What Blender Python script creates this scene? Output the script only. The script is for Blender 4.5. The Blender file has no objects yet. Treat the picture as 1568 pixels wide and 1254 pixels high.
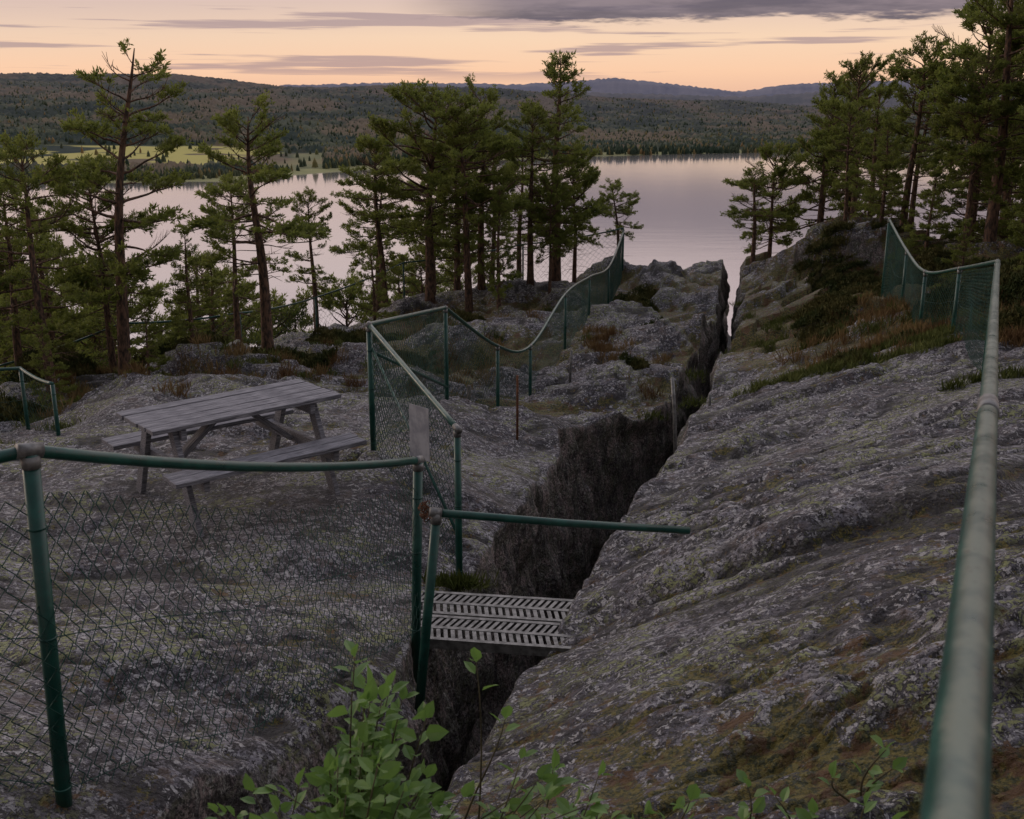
import bpy, math, random
import numpy as np
from mathutils import Vector, Matrix
random.seed(7)
rng = np.random.default_rng(11)
scene = bpy.context.scene
COL = scene.collection

# ------------------------------------------------------------------ noise
_P = rng.permutation(256)
_T = rng.random(256) * 2 - 1
def vnoise(x, y, z):
    xi = np.floor(x).astype(np.int64); yi = np.floor(y).astype(np.int64); zi = np.floor(z).astype(np.int64)
    xf = x - xi; yf = y - yi; zf = z - zi
    def q(t): return t * t * t * (t * (t * 6 - 15) + 10)
    u, v, w = q(xf), q(yf), q(zf)
    def h(a, b, c): return _T[(a + _P[(b + _P[c & 255]) & 255]) & 255]
    def l(a, b, t): return a + (b - a) * t
    x00 = l(h(xi, yi, zi), h(xi + 1, yi, zi), u); x10 = l(h(xi, yi + 1, zi), h(xi + 1, yi + 1, zi), u)
    x01 = l(h(xi, yi, zi + 1), h(xi + 1, yi, zi + 1), u); x11 = l(h(xi, yi + 1, zi + 1), h(xi + 1, yi + 1, zi + 1), u)
    return l(l(x00, x10, v), l(x01, x11, v), w)
def fbm(x, y, z=0.0, o=4, s=0.0):
    x = np.asarray(x, float); y = np.asarray(y, float); z = np.zeros_like(x) + z
    r = 0; a = 1.0; n = 0
    for i in range(o):
        r = r + a * vnoise(x + s + 17.3 * i, y - s + 9.1 * i, z + 3.7 * i); n += a
        x = x * 2.03; y = y * 2.03; z = z * 2.03; a *= 0.5
    return r / n
def sst(a, b, x):
    t = np.clip((x - a) / (b - a), 0, 1); return t * t * (3 - 2 * t)

# ------------------------------------------------------------------ materials
def new_mat(name):
    m = bpy.data.materials.new(name); m.use_nodes = True
    nt = m.node_tree; nt.nodes.clear()
    out = nt.nodes.new('ShaderNodeOutputMaterial'); b = nt.nodes.new('ShaderNodeBsdfPrincipled')
    nt.links.new(b.outputs[0], out.inputs[0])
    return m, nt, b
def N(nt, t, **kw):
    n = nt.nodes.new(t)
    for k, v in kw.items(): setattr(n, k, v)
    return n
def setc(nt, sock, v):
    if isinstance(v, bpy.types.NodeSocket): nt.links.new(v, sock)
    elif isinstance(v, (tuple, list)) and len(v) == 3 and sock.type == 'RGBA': sock.default_value = (*v, 1)
    else: sock.default_value = v
def mix(nt, f, a, b, mode='MIX'):
    n = N(nt, 'ShaderNodeMix', data_type='RGBA', blend_type=mode)
    setc(nt, n.inputs[0], f); setc(nt, n.inputs[6], a); setc(nt, n.inputs[7], b)
    return n.outputs[2]
def math_(nt, op, a, b=0.0, c=0.0):
    n = N(nt, 'ShaderNodeMath', operation=op)
    setc(nt, n.inputs[0], a); setc(nt, n.inputs[1], b); setc(nt, n.inputs[2], c)
    return n.outputs[0]
def mrange(nt, v, a, b, c=0.0, d=1.0, smooth=True):
    n = N(nt, 'ShaderNodeMapRange', interpolation_type='SMOOTHSTEP' if smooth else 'LINEAR')
    setc(nt, n.inputs[0], v)
    for i, q in enumerate((a, b, c, d)): n.inputs[1 + i].default_value = q
    return n.outputs[0]
def noise(nt, vec, scale, detail=4, rough=0.55, dist=0.0):
    n = N(nt, 'ShaderNodeTexNoise'); setc(nt, n.inputs['Vector'], vec)
    n.inputs['Scale'].default_value = scale; n.inputs['Detail'].default_value = detail
    n.inputs['Roughness'].default_value = rough; n.inputs['Distortion'].default_value = dist
    return n.outputs[0]
def mapping(nt, vec, sc=(1, 1, 1), rot=(0, 0, 0), loc=(0, 0, 0)):
    n = N(nt, 'ShaderNodeMapping'); setc(nt, n.inputs[0], vec)
    n.inputs[1].default_value = loc; n.inputs[2].default_value = rot; n.inputs[3].default_value = sc
    return n.outputs[0]
def bump(nt, b, h, strength, dist):
    n = N(nt, 'ShaderNodeBump'); n.inputs['Strength'].default_value = strength; n.inputs['Distance'].default_value = dist
    setc(nt, n.inputs['Height'], h); nt.links.new(n.outputs[0], b.inputs['Normal'])

def mat_rock():
    m, nt, b = new_mat('rock_gneiss')
    co = N(nt, 'ShaderNodeTexCoord').outputs['Object']
    geo = N(nt, 'ShaderNodeNewGeometry')
    nz = N(nt, 'ShaderNodeSeparateXYZ'); nt.links.new(geo.outputs['Normal'], nz.inputs[0])
    up = nz.outputs[2]
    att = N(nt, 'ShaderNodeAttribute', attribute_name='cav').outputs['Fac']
    mo = N(nt, 'ShaderNodeAttribute', attribute_name='moss').outputs['Fac']
    big = noise(nt, co, 0.8, 5, 0.7)
    col = mix(nt, mrange(nt, big, 0.40, 0.60), (0.115, 0.11, 0.14), (0.36, 0.345, 0.38))
    st = noise(nt, mapping(nt, co, (0.9, 7.0, 9.0), (0, 0, 0.1)), 1.6, 4, 0.65)
    col = mix(nt, mrange(nt, st, 0.38, 0.54), mix(nt, 0.8, col, (0.045, 0.040, 0.046)), col)
    med = noise(nt, co, 8, 5, 0.75)
    col = mix(nt, mrange(nt, med, 0.50, 0.56, 0, 0.85), col, (0.045, 0.040, 0.042))
    fine = noise(nt, co, 40, 3, 0.75)
    col = mix(nt, mrange(nt, fine, 0.50, 0.55, 0, 0.92), col, (0.022, 0.020, 0.022))
    fl = noise(nt, co, 22, 3, 0.8, 0.4)
    col = mix(nt, mrange(nt, fl, 0.55, 0.60, 0, 0.92), col, (0.58, 0.57, 0.57))
    lgm = noise(nt, co, 1.3, 3, 0.65)
    lg = math_(nt, 'MULTIPLY', mrange(nt, fl, 0.48, 0.43), mrange(nt, lgm, 0.48, 0.57))
    col = mix(nt, math_(nt, 'MULTIPLY', lg, 0.9), col, (0.33, 0.36, 0.15))
    br = math_(nt, 'MULTIPLY', mrange(nt, med, 0.47, 0.42), mrange(nt, lgm, 0.50, 0.42))
    col = mix(nt, math_(nt, 'MULTIPLY', br, 0.6), col, (0.13, 0.085, 0.06))
    vs = noise(nt, mapping(nt, co, (4, 4, 1.8)), 1.6, 5, 0.7)
    wall = mix(nt, mrange(nt, vs, 0.43, 0.57), (0.05, 0.040, 0.038), (0.42, 0.33, 0.30))
    wall = mix(nt, mrange(nt, med, 0.48, 0.54, 0, 0.75), wall, (0.16, 0.165, 0.11))
    wall = mix(nt, mrange(nt, fl, 0.56, 0.61, 0, 0.7), wall, (0.42, 0.42, 0.36))
    wall = mix(nt, mrange(nt, fine, 0.50, 0.56, 0, 0.8), wall, (0.025, 0.022, 0.02))
    col = mix(nt, mrange(nt, up, 0.35, 0.70, 0.85, 0.0), col, wall)
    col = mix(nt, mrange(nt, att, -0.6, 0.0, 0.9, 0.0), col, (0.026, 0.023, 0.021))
    mn = math_(nt, 'ADD', mo, math_(nt, 'MULTIPLY', math_(nt, 'SUBTRACT', noise(nt, co, 6, 5, 0.85), 0.5), 3.2))
    mn = math_(nt, 'SUBTRACT', mn, math_(nt, 'MULTIPLY', att, .4))
    mf = math_(nt, 'MULTIPLY', mrange(nt, mn, 0.45, 0.60, 0, .94), mrange(nt, up, 0.4, 0.7))
    mc = mix(nt, mrange(nt, fine, 0.42, 0.58), (0.032, 0.042, 0.008), (0.20, 0.165, 0.03))
    mc = mix(nt, mrange(nt, vs, 0.50, 0.60, 0, .85), mc, (0.13, 0.055, 0.018))
    col = mix(nt, mf, col, mc)
    py = N(nt, 'ShaderNodeSeparateXYZ'); nt.links.new(co, py.inputs[0])
    col = mix(nt, mrange(nt, py.outputs[1], 33, 42), col, (0.035, 0.042, 0.02))
    nt.links.new(col, b.inputs['Base Color'])
    b.inputs['Roughness'].default_value = 0.64
    b.inputs['Specular IOR Level'].default_value = 0.5
    h = math_(nt, 'ADD', noise(nt, co, 28, 4, 0.85), math_(nt, 'MULTIPLY', noise(nt, co, 7, 3, 0.7), 1.5))
    bump(nt, b, h, 1.0, 0.055)
    return m

def simple(name, c1, c2, scale, rough=0.8, spec=0.3, sc=(1, 1, 1), bmp=0.0, bd=0.01, trans=0.0, det=3):
    m, nt, b = new_mat(name)
    co = N(nt, 'ShaderNodeTexCoord').outputs['Object']
    v = mapping(nt, co, sc)
    n = noise(nt, v, scale, det, 0.65)
    nt.links.new(mix(nt, mrange(nt, n, 0.36, 0.64), c1, c2), b.inputs['Base Color'])
    b.inputs['Roughness'].default_value = rough; b.inputs['Specular IOR Level'].default_value = spec
    if bmp: bump(nt, b, n, bmp, bd)
    if trans:
        out = [x for x in nt.nodes if x.type == 'OUTPUT_MATERIAL'][0]
        tr = N(nt, 'ShaderNodeBsdfTranslucent'); tr.inputs[0].default_value = (c2[0] * 1.3, c2[1] * 1.4, c2[2], 1)
        ms = N(nt, 'ShaderNodeMixShader'); ms.inputs[0].default_value = trans
        nt.links.new(b.outputs[0], ms.inputs[1]); nt.links.new(tr.outputs[0], ms.inputs[2]); nt.links.new(ms.outputs[0], out.inputs[0])
    return m

def mat_paint(name, worn):
    m, nt, b = new_mat(name)
    co = N(nt, 'ShaderNodeTexCoord').outputs['Object']
    geo = N(nt, 'ShaderNodeNewGeometry'); s = N(nt, 'ShaderNodeSeparateXYZ'); nt.links.new(geo.outputs['Normal'], s.inputs[0])
    n1 = noise(nt, co, 9, 4, 0.7); n3 = noise(nt, co, 70, 3, .7)
    f = math_(nt, 'ADD', math_(nt, 'MULTIPLY', s.outputs[2], 0.55), math_(nt, 'MULTIPLY', n1, 0.9))
    f = mrange(nt, f, 1.02 - worn, 1.22 - worn)
    gcol = mix(nt, mrange(nt, n1, 0.4, 0.65), (0.006, 0.055, 0.042), (0.010, 0.085, 0.063))
    metal = mix(nt, n1, (0.07, 0.11, 0.088), (0.20, 0.23, 0.18))
    c = mix(nt, f, gcol, metal)
    c = mix(nt, mrange(nt, n3, .60, .68, 0, .7), c, (0.05, 0.045, 0.035))
    nt.links.new(c, b.inputs['Base Color'])
    nt.links.new(math_(nt, 'MULTIPLY', f, 0.55), b.inputs['Metallic'])
    nt.links.new(mrange(nt, n1, .3, .7, .26, .46), b.inputs['Roughness'])
    return m

M_ROCK = mat_rock()
M_POST = mat_paint('green_painted_steel', -.2)
M_RAIL = mat_paint('green_painted_steel_worn', 0.10)
M_RAILG = mat_paint('green_painted_steel_very_worn', 0.20)
M_WIRE = simple('green_pvc_wire', (0.008, 0.045, 0.036), (0.02, 0.08, 0.06), 12, 0.6, 0.3)
M_GALV = simple('galvanised_steel', (0.11, 0.11, 0.105), (0.24, 0.24, 0.23), 18, 0.5, 0.5)
M_GALV.node_tree.nodes['Principled BSDF'].inputs['Metallic'].default_value = 0.4
M_WOOD = simple('weathered_wood', (0.10, 0.10, 0.115), (0.34, 0.335, 0.355), 5, 0.8, 0.2, (1.2, 22, 22), 0.7, 0.006, det=5)
M_WOOD2 = simple('old_wood_stake', (0.10, 0.085, 0.075), (0.22, 0.19, 0.17), 8, 0.85, 0.2, (8, 8, 1), 0.5, 0.005)
M_RUST = simple('rusty_iron', (0.10, 0.045, 0.025), (0.19, 0.09, 0.05), 25, 0.85, 0.2)
M_SIGN = simple('faded_sign_plate', (0.24, 0.25, 0.28), (0.38, 0.39, 0.42), 7, 0.5, 0.4)
M_BARK = simple('pine_bark', (0.055, 0.045, 0.04), (0.21, 0.13, 0.09), 6, 0.9, 0.1, (4, 4, 1.2))
M_LEAF = simple('bush_leaf', (0.10, 0.19, 0.05), (0.19, 0.31, 0.09), 9, 0.42, 0.4, trans=0.3, det=1)
M_STEM = simple('bush_stem', (0.07, 0.06, 0.035), (0.13, 0.11, 0.06), 9, 0.8)
M_DRY = simple('dry_grass', (0.13, 0.075, 0.035), (0.27, 0.19, 0.085), 1.2, 0.8, 0.1, det=2)
M_GRASS = simple('green_grass', (0.07, 0.09, 0.02), (0.17, 0.19, 0.06), 1.6, 0.8, 0.1, det=2)
M_HEATH = simple('heather', (0.045, 0.06, 0.02), (0.12, 0.11, 0.04), 1.8, 0.9, 0.1, det=2)
def mat_needle(name, c1, c2):
    m = simple(name, c1, c2, 1.6, 0.6, 0.25, trans=0.4, det=1)
    nt = m.node_tree; b = nt.nodes['Principled BSDF']
    oi = N(nt, 'ShaderNodeObjectInfo')
    src = b.inputs['Base Color'].links[0].from_socket
    hs = N(nt, 'ShaderNodeHueSaturation')
    nt.links.new(mrange(nt, oi.outputs['Random'], 0, 1, 0.7, 1.2, False), hs.inputs['Value'])
    nt.links.new(src, hs.inputs['Color']); nt.links.new(hs.outputs[0], b.inputs['Base Color'])
    return m
M_NEEDLE = mat_needle('pine_needles', (0.09, 0.12, 0.03), (0.215, 0.235, 0.068))

# ------------------------------------------------------------------ mesh helpers
def mesh_np(name, V, F, mat=None, smooth=False):
    V = np.asarray(V, np.float32); F = np.asarray(F, np.int32)
    me = bpy.data.meshes.new(name); k = F.shape[1]
    me.vertices.add(len(V)); me.vertices.foreach_set('co', V.ravel())
    me.loops.add(F.size); me.loops.foreach_set('vertex_index', F.ravel())
    me.polygons.add(len(F)); me.polygons.foreach_set('loop_start', np.arange(0, F.size, k, dtype=np.int32))
    if smooth: me.polygons.foreach_set('use_smooth', np.ones(len(F), bool))
    me.update(calc_edges=True); me.validate()
    if mat: me.materials.append(mat)
    return me
def obj(name, me, parent=None, loc=(0, 0, 0)):
    o = bpy.data.objects.new(name, me); COL.objects.link(o); o.location = loc
    if parent: o.parent = parent
    return o
def empty(name, loc=(0, 0, 0)):
    e = bpy.data.objects.new(name, None); e.empty_display_size = 0.2; COL.objects.link(e); e.location = loc; return e

class MB:
    def __init__(s): s.v = []; s.f = []; s.m = []
    def tube(s, pts, rad, n=6, mi=0, cap=True):
        pts = [Vector(p) for p in pts]; b0 = len(s.v); K = len(pts)
        ref = Vector((0.13, 0.21, 0.97)) if abs((pts[-1] - pts[0]).normalized().z) < 0.9 else Vector((1, 0.1, 0))
        for i, p in enumerate(pts):
            d = (pts[min(i + 1, K - 1)] - pts[max(i - 1, 0)]).normalized()
            a = d.cross(ref).normalized(); c = d.cross(a).normalized(); r = rad[i] if hasattr(rad, '__len__') else rad
            for j in range(n):
                t = 2 * math.pi * j / n; q = p + (a * math.cos(t) + c * math.sin(t)) * r; s.v.append((q.x, q.y, q.z))
        for i in range(K - 1):
            for j in range(n):
                s.f.append((b0 + i * n + j, b0 + i * n + (j + 1) % n, b0 + (i + 1) * n + (j + 1) % n, b0 + (i + 1) * n + j)); s.m.append(mi)
        if cap:
            s.f.append(tuple(b0 + j for j in range(n))[::-1]); s.f.append(tuple(b0 + (K - 1) * n + j for j in range(n))); s.m += [mi, mi]
    def box(s, c, sz, R=None, mi=0):
        b0 = len(s.v); c = Vector(c)
        for dx in (-.5, .5):
            for dy in (-.5, .5):
                for dz in (-.5, .5):
                    q = Vector((dx * sz[0], dy * sz[1], dz * sz[2]))
                    if R: q = R @ q
                    q = q + c; s.v.append((q.x, q.y, q.z))
        for f in ((0, 1, 3, 2), (4, 6, 7, 5), (0, 4, 5, 1), (2, 3, 7, 6), (0, 2, 6, 4), (1, 5, 7, 3)):
            s.f.append(tuple(b0 + i for i in f)); s.m.append(mi)
    def mesh(s, name, mats, smooth=True):
        me = bpy.data.meshes.new(name); me.from_pydata(s.v, [], s.f)
        for m in mats: me.materials.append(m)
        me.polygons.foreach_set('material_index', s.m); me.polygons.foreach_set('use_smooth', [smooth] * len(s.f)); me.update()
        return me

# ------------------------------------------------------------------ terrain model (metres; z=0 is eye level)
def rbf(P):
    P = np.array(P, float); n = len(P); c = 0.6
    def phi(r): return np.sqrt(r * r + c * c)
    d = np.hypot(P[:, None, 0] - P[None, :, 0], P[:, None, 1] - P[None, :, 1])
    A = np.zeros((n + 3, n + 3)); A[:n, :n] = -phi(d) - np.eye(n) * 0.02; A[:n, n] = 1; A[:n, n + 1:] = P[:, :2]; A[n, :n] = 1; A[n + 1:, :n] = P[:, :2].T
    w = np.linalg.solve(A, np.concatenate([P[:, 2], [0, 0, 0]]))
    def f(x, y):
        r = w[n] + w[n + 1] * x + w[n + 2] * y
        for i in range(n): r = r - w[i] * phi(np.hypot(x - P[i, 0], y - P[i, 1]))
        return r
    return f
RL = rbf([(-1.6, 3.3, -2.40), (-2.5, 2, -2.15), (-1.4, 3, -2.50), (-1.24, 4, -2.66), (-0.87, 5, -2.95), (-.6, 5.8, -3.15), (-.55, 6.6, -3.25), (-.4, 7.45, -3.45), (-1.24, 9.2, -3.08),
          (-.8, 12.6, -3.55), (-.2, 14.65, -4.2), (.3, 16.1, -4.45), (.94, 18.8, -4.3), (1.6, 21.9, -4.5), (2.2, 24.9, -4.7), (2.9, 28.2, -4.4),
          (4.5, 29, -4.5), (3, 22, -4.45), (2, 16, -4.2), (.5, 12.5, -3.85), (.3, 11, -3.8), (-2.6, 7.1, -3.15), (-1.3, 8, -3.17), (-3.2, 9, -3.15), (-2.0, 9.6, -3.15),
          (-2.3, 8.4, -3.16), (-5, 7, -2.95), (-5, 10.6, -3.4), (-5.9, 12.6, -3.8), (-4.1, 13.6, -3.5), (-2.5, 14, -3.8), (-4.2, 18.5, -4.4), (-9, 15, -4.4), (-12, 20, -6.5),
          (-7, 24, -6.0), (-1.9, 25.5, -4.8), (-4, 27, -5.6), (0, 29, -5.0), (3, 33, -5.6), (-9, 10, -3.4), (-3.5, 4, -2.4), (-2.5, 5.5, -2.78), (-2.2, 4.3, -2.55), (-2.5, -1, -1.9), (-12, 5, -3)])
RR = rbf([(-.35, 3.67, -2.72), (-.19, 4.2, -2.82), (.02, 5.25, -3.0), (.3, 6.05, -3.1), (.89, 7.8, -3.1), (1.62, 10, -3.3), (2.4, 13, -3.7), (3.4, 17.3, -4.0),
          (4.45, 20.9, -4.2), (5.6, 26, -4.6), (1.1, 2.5, -1.85), (.5, 3, -2.2), (1.8, 4.2, -2.0), (1.0, 5.8, -2.72), (2.2, 6, -2.3), (2.5, 7.7, -2.6), (3.6, 8, -2.45),
          (3.45, 10.7, -2.9), (6, 12.7, -2.6), (5.2, 12.5, -2.72), (5.4, 14, -2.9), (5.84, 16, -3.05), (6.64, 19.2, -3.1), (4.4, 13.5, -3.15), (4.4, 17, -3.8), (6, 21.5, -3.7),
          (8.1, 25.5, -2.95), (7, 24.5, -3.4), (10, 18, -3.0), (9, 12, -2.5), (12, 26, -3.4), (5, 6, -2.05), (3, 2, -1.45), (0, 0, -1.75), (.2, 1.5, -1.95), (-1, 1, -2.2), (10, 33, -5)])
def L_lip(y):
    y = np.asarray(y, float)
    b = np.interp(y, [-2, 0, 2, 3, 4, 5, 5.6, 6.0, 6.7, 7.4, 9, 10.9, 12.3, 13.2, 14.2, 15.4, 18, 22, 29, 40], [-2.9, -2.3, -1.75, -1.45, -1.20, -.86, -.64, -.57, -.56, -.33, 0.0, .36, .55, .95, 1.85, 2.3, 3.05, 4.2, 5.65, 8])
    return b + 0.07 * fbm(y * 1.3, y * 0, 0, 3) * sst(3.6, 5, y) + 0.03 * fbm(y * 5, y * 0, 5, 2)
def R_lip(y):
    y = np.asarray(y, float)
    b = np.interp(y, [-2, 0, 2, 3.67, 4.2, 5.25, 6.05, 7.8, 10, 13, 17.3, 20.9, 26, 29, 40], [-1.5, -1.05, -.66, -.35, -.19, .04, .36, .89, 1.62, 2.4, 3.45, 4.55, 5.6, 6.2, 9])
    return b + 0.07 * fbm(y * 1.1, y * 0, 11, 3) + 0.025 * fbm(y * 5, y * 0, 15, 2)
def drop(x, y):
    ye = np.interp(x, [-14, -9, -5, 0, 4, 9, 14], [19, 23, 27, 30.5, 31, 31, 34])
    d = np.maximum(y - ye, 0); return 0.55 * (np.sqrt(d * d + 4) - 2)
def scarp(q):
    f = q - np.floor(q); return sst(0, .22, f) * (1 - f)
def hL(x, y):
    xc = np.clip(x, -14, 10); yc = np.clip(y, -1, 34)
    h = RL(xc, yc)
    far = sst(11, 17, y)
    d = 0.14 * fbm(x * .7, y * .8, 1, 2)
    g = fbm(x * .9 + .3 * y, y * 1.6, 3, 3)
    crack = -np.exp(-np.abs(g) * 26)
    sc = scarp(y * .5 + .28 * x + 1.1 * fbm(x * .4, y * .4, 14, 3))
    med = fbm(x * 2.6, y * 3.2, 7, 3); fine = fbm(x * 9, y * 10, 9, 3); lump = np.abs(fbm(x * 4, y * 4, 17, 2))
    blk = fbm(x * .8, y * .9, 21, 2)
    st = np.round(blk * 5 + .4 * med) / 5
    rough = .45 + .9 * sst(-.2, .4, fbm(x * .9, y * 1.0, 61, 3))
    tb = 1 - .75 * np.exp(-(((x + 2.2) ** 2 + (y - 8.2) ** 2) / 1.6) ** 2)
    h = h + (d + crack * .035 + (sc - .35) * .12) * tb * (.3 + .7 * sst(3, 4.5, y)) + rough * (med * .055 + fine * .026 + lump * .04) * tb + far * (0.42 * st + .10 * blk)
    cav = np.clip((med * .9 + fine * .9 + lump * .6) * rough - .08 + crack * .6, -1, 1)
    moss = far * 0.8 * sst(-.35, .3, -blk + .3 * med) + .3 * sst(.1, .5, fbm(x * .6, y * .6, 31, 3)) + 0.9 * np.exp(-((x + .35) ** 2 + (y - 7.15) ** 2) / .12)
    return h - drop(x, y), cav, moss
def hR(x, y):
    xc = np.clip(x, -3, 14); yc = np.clip(y, -1, 34)
    h = RR(xc, yc)
    far = sst(14, 21, y)
    w = fbm(x * .5, y * .5, 2, 3)
    q = y - x * .10 + .9 * w
    s1 = fbm(x * .4, q * 1.3, 4, 2); s2 = fbm(x * .5, q * 4.0, 6, 3); s3 = fbm(x * .3, q * 2.0, 26, 3); s4 = fbm(x * .4, q * 3.3, 36, 3)
    sA = scarp(q * .36 + .5 * s1)
    seam = -np.exp(-np.abs(s3) * 28) - .6 * np.exp(-np.abs(s4) * 26)
    med = fbm(x * 2.0, y * 2.6, 8, 3); fine = fbm(x * 8, y * 10, 12, 3); lump = np.abs(fbm(x * 3.5, y * 4, 19, 3))
    blk = fbm(x * .55, y * .75, 23, 2)
    st = np.round(blk * 4 + .5 * med + .3 * s1) / 4
    rough = .40 + .9 * sst(-.25, .3, fbm(x * .7, y * .8, 63, 3)) + .5 * (1 - sst(3.5, 6, y))
    h = h + .10 * s1 + (sA - .35) * .12 + .05 * s2 + seam * .045 + rough * (.055 * med + .028 * fine + .055 * lump) + .10 * w + far * .85 * st
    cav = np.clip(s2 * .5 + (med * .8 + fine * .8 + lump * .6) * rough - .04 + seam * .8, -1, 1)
    moss = .70 * np.exp(-((x - .75) ** 2 / 1.0 + (y - 3.2) ** 2 / .9)) + .35 * np.exp(-((x - .2) ** 2 / .3 + (y - 5.0) ** 2 / .6)) + .38 * np.exp(-((x - 2.2) ** 2 / .5 + (y - 4.6) ** 2 / .4)) + sst(10.5, 13, y) * sst(0, .5, x - 3.0) * .55 + far * .7 * sst(-.2, .3, -blk) + .3 * sst(.15, .45, w) - seam * .25
    return h - drop(x, y), cav, moss
def ground(x, y):
    x = np.atleast_1d(np.asarray(x, float)); y = np.atleast_1d(np.asarray(y, float))
    L = L_lip(y); R = R_lip(y); a = hL(np.minimum(x, L), y)[0]; b = hR(np.maximum(x, R), y)[0]
    return np.maximum(np.where(x < (L + R) / 2, a, b), -103.0)
def gz(x, y): return float(ground(x, y)[0])

def build_ground():
    ys = [-2.0]
    while ys[-1] < 2.2: ys.append(ys[-1] + .07)
    while ys[-1] < 45: ys.append(ys[-1] * 1.0050)
    while ys[-1] < 420: ys.append(ys[-1] * 1.04)
    ys = np.array(ys); nr = len(ys)
    L = L_lip(ys); R = R_lip(ys); G = R - L
    W = 4 + .8 * np.maximum(ys, 0) + np.maximum(ys - 40, 0) * 1.2
    nl, nw, nf, nrr = 360, 60, 8, 360
    ul = (1 - np.arange(nl) / nl) ** 1.25
    XL = L[:, None] - W[:, None] * ul[None]; YL = np.repeat(ys[:, None], nl, 1)
    ZL, CL, ML = hL(XL, YL)
    ur = (np.arange(1, nrr + 1) / nrr) ** 1.25
    XR = R[:, None] + W[:, None] * ur[None]; YR = np.repeat(ys[:, None], nrr, 1)
    ZR, CR, MR = hR(XR, YR)
    D = (3.8 * (1 - sst(30, 38, ys)) + .15)[:, None]
    zl, cl, ml = [a[:, None] for a in hL(L, ys)]; zr, cr, mr = [a[:, None] for a in hR(R, ys)]
    s = np.arange(nw)[None] / (nw - 1.0); s = s ** 1.15
    near = 1 - sst(4.8, 6.2, ys)[:, None]
    inL = .18 + .50 * near
    def wallnoise(Yv, Zv, k):
        a = fbm(Yv * .9, Zv * .8, k, 2); b = fbm(Yv * 2.0, Zv * 1.6, k + 2, 2); c = fbm(Yv * 6, Zv * 6, k + 4, 2); d = np.abs(fbm(Yv * 2.2 + .3 * Zv, Zv * .5, k + 6, 2))
        fac = np.round(b * 6) / 6
        return .13 * a + .13 * fac + .03 * c - .16 * d, c * .5 + (fac - b) * 3 + (d - .2) * 1.2
    XA = L[:, None] + G[:, None] * inL * s ** (.42 + .2 * near); ZA = zl - D * s ** 1.15; YA = np.repeat(ys[:, None], nw, 1)
    nA, wc = wallnoise(YA, ZA, 41)
    XA = XA + nA * sst(0, .12, s) * (1 + .3 * near)
    s2 = s[:, ::-1]
    XB = R[:, None] - G[:, None] * .2 * s2 ** .5; ZB = zr - D * s2 ** 1.15; YB = np.repeat(ys[:, None], nw, 1)
    nB, wc2 = wallnoise(YB, ZB, 51)
    XB = XB + nB * sst(0, .10, s2)
    t = (np.arange(1, nf + 1) / (nf + 1.0))[None]
    XF = XA[:, -1:] * (1 - t) + XB[:, :1] * t; ZF = ZA[:, -1:] * (1 - t) + ZB[:, :1] * t - .1; YF = np.repeat(ys[:, None], nf, 1)
    X = np.hstack([XL, XA, XF, XB, XR]); Y = np.hstack([YL, YA, YF, YB, YR]); Z = np.maximum(np.hstack([ZL, ZA, ZF, ZB, ZR]), -104)
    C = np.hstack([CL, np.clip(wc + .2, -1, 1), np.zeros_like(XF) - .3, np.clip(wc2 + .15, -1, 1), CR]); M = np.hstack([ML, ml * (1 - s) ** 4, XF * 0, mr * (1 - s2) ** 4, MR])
    nc = X.shape[1]
    V = np.stack([X, Y, Z], -1).reshape(-1, 3)
    idx = np.arange(nr * nc).reshape(nr, nc)
    F = np.stack([idx[:-1, :-1], idx[:-1, 1:], idx[1:, 1:], idx[1:, :-1]], -1).reshape(-1, 4)
    me = mesh_np('ground', V, F, M_ROCK, True)
    a = me.attributes.new('cav', 'FLOAT', 'POINT'); a.data.foreach_set('value', C.ravel().astype(np.float32))
    a = me.attributes.new('moss', 'FLOAT', 'POINT'); a.data.foreach_set('value', M.ravel().astype(np.float32))
    obj('ground', me)
build_ground()

# ------------------------------------------------------------------ lake and far land
WATER = -100.0
def mat_water():
    m, nt, b = new_mat('lake_water')
    co = N(nt, 'ShaderNodeTexCoord').outputs['Object']
    b.inputs['Base Color'].default_value = (0.68, 0.65, 0.65, 1); b.inputs['Metallic'].default_value = 0.78
    b.inputs['Roughness'].default_value = 0.09; b.inputs['IOR'].default_value = 1.33
    n = noise(nt, mapping(nt, co, (.25, 1, 1)), 0.05, 3, 0.6)
    bump(nt, b, n, 0.12, 0.6)
    return m
me = mesh_np('water', [(-9000, 150, WATER), (9000, 150, WATER), (9000, 12000, WATER), (-9000, 12000, WATER)], [(0, 1, 2, 3)], mat_water()); obj('lake_water', me)

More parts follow.
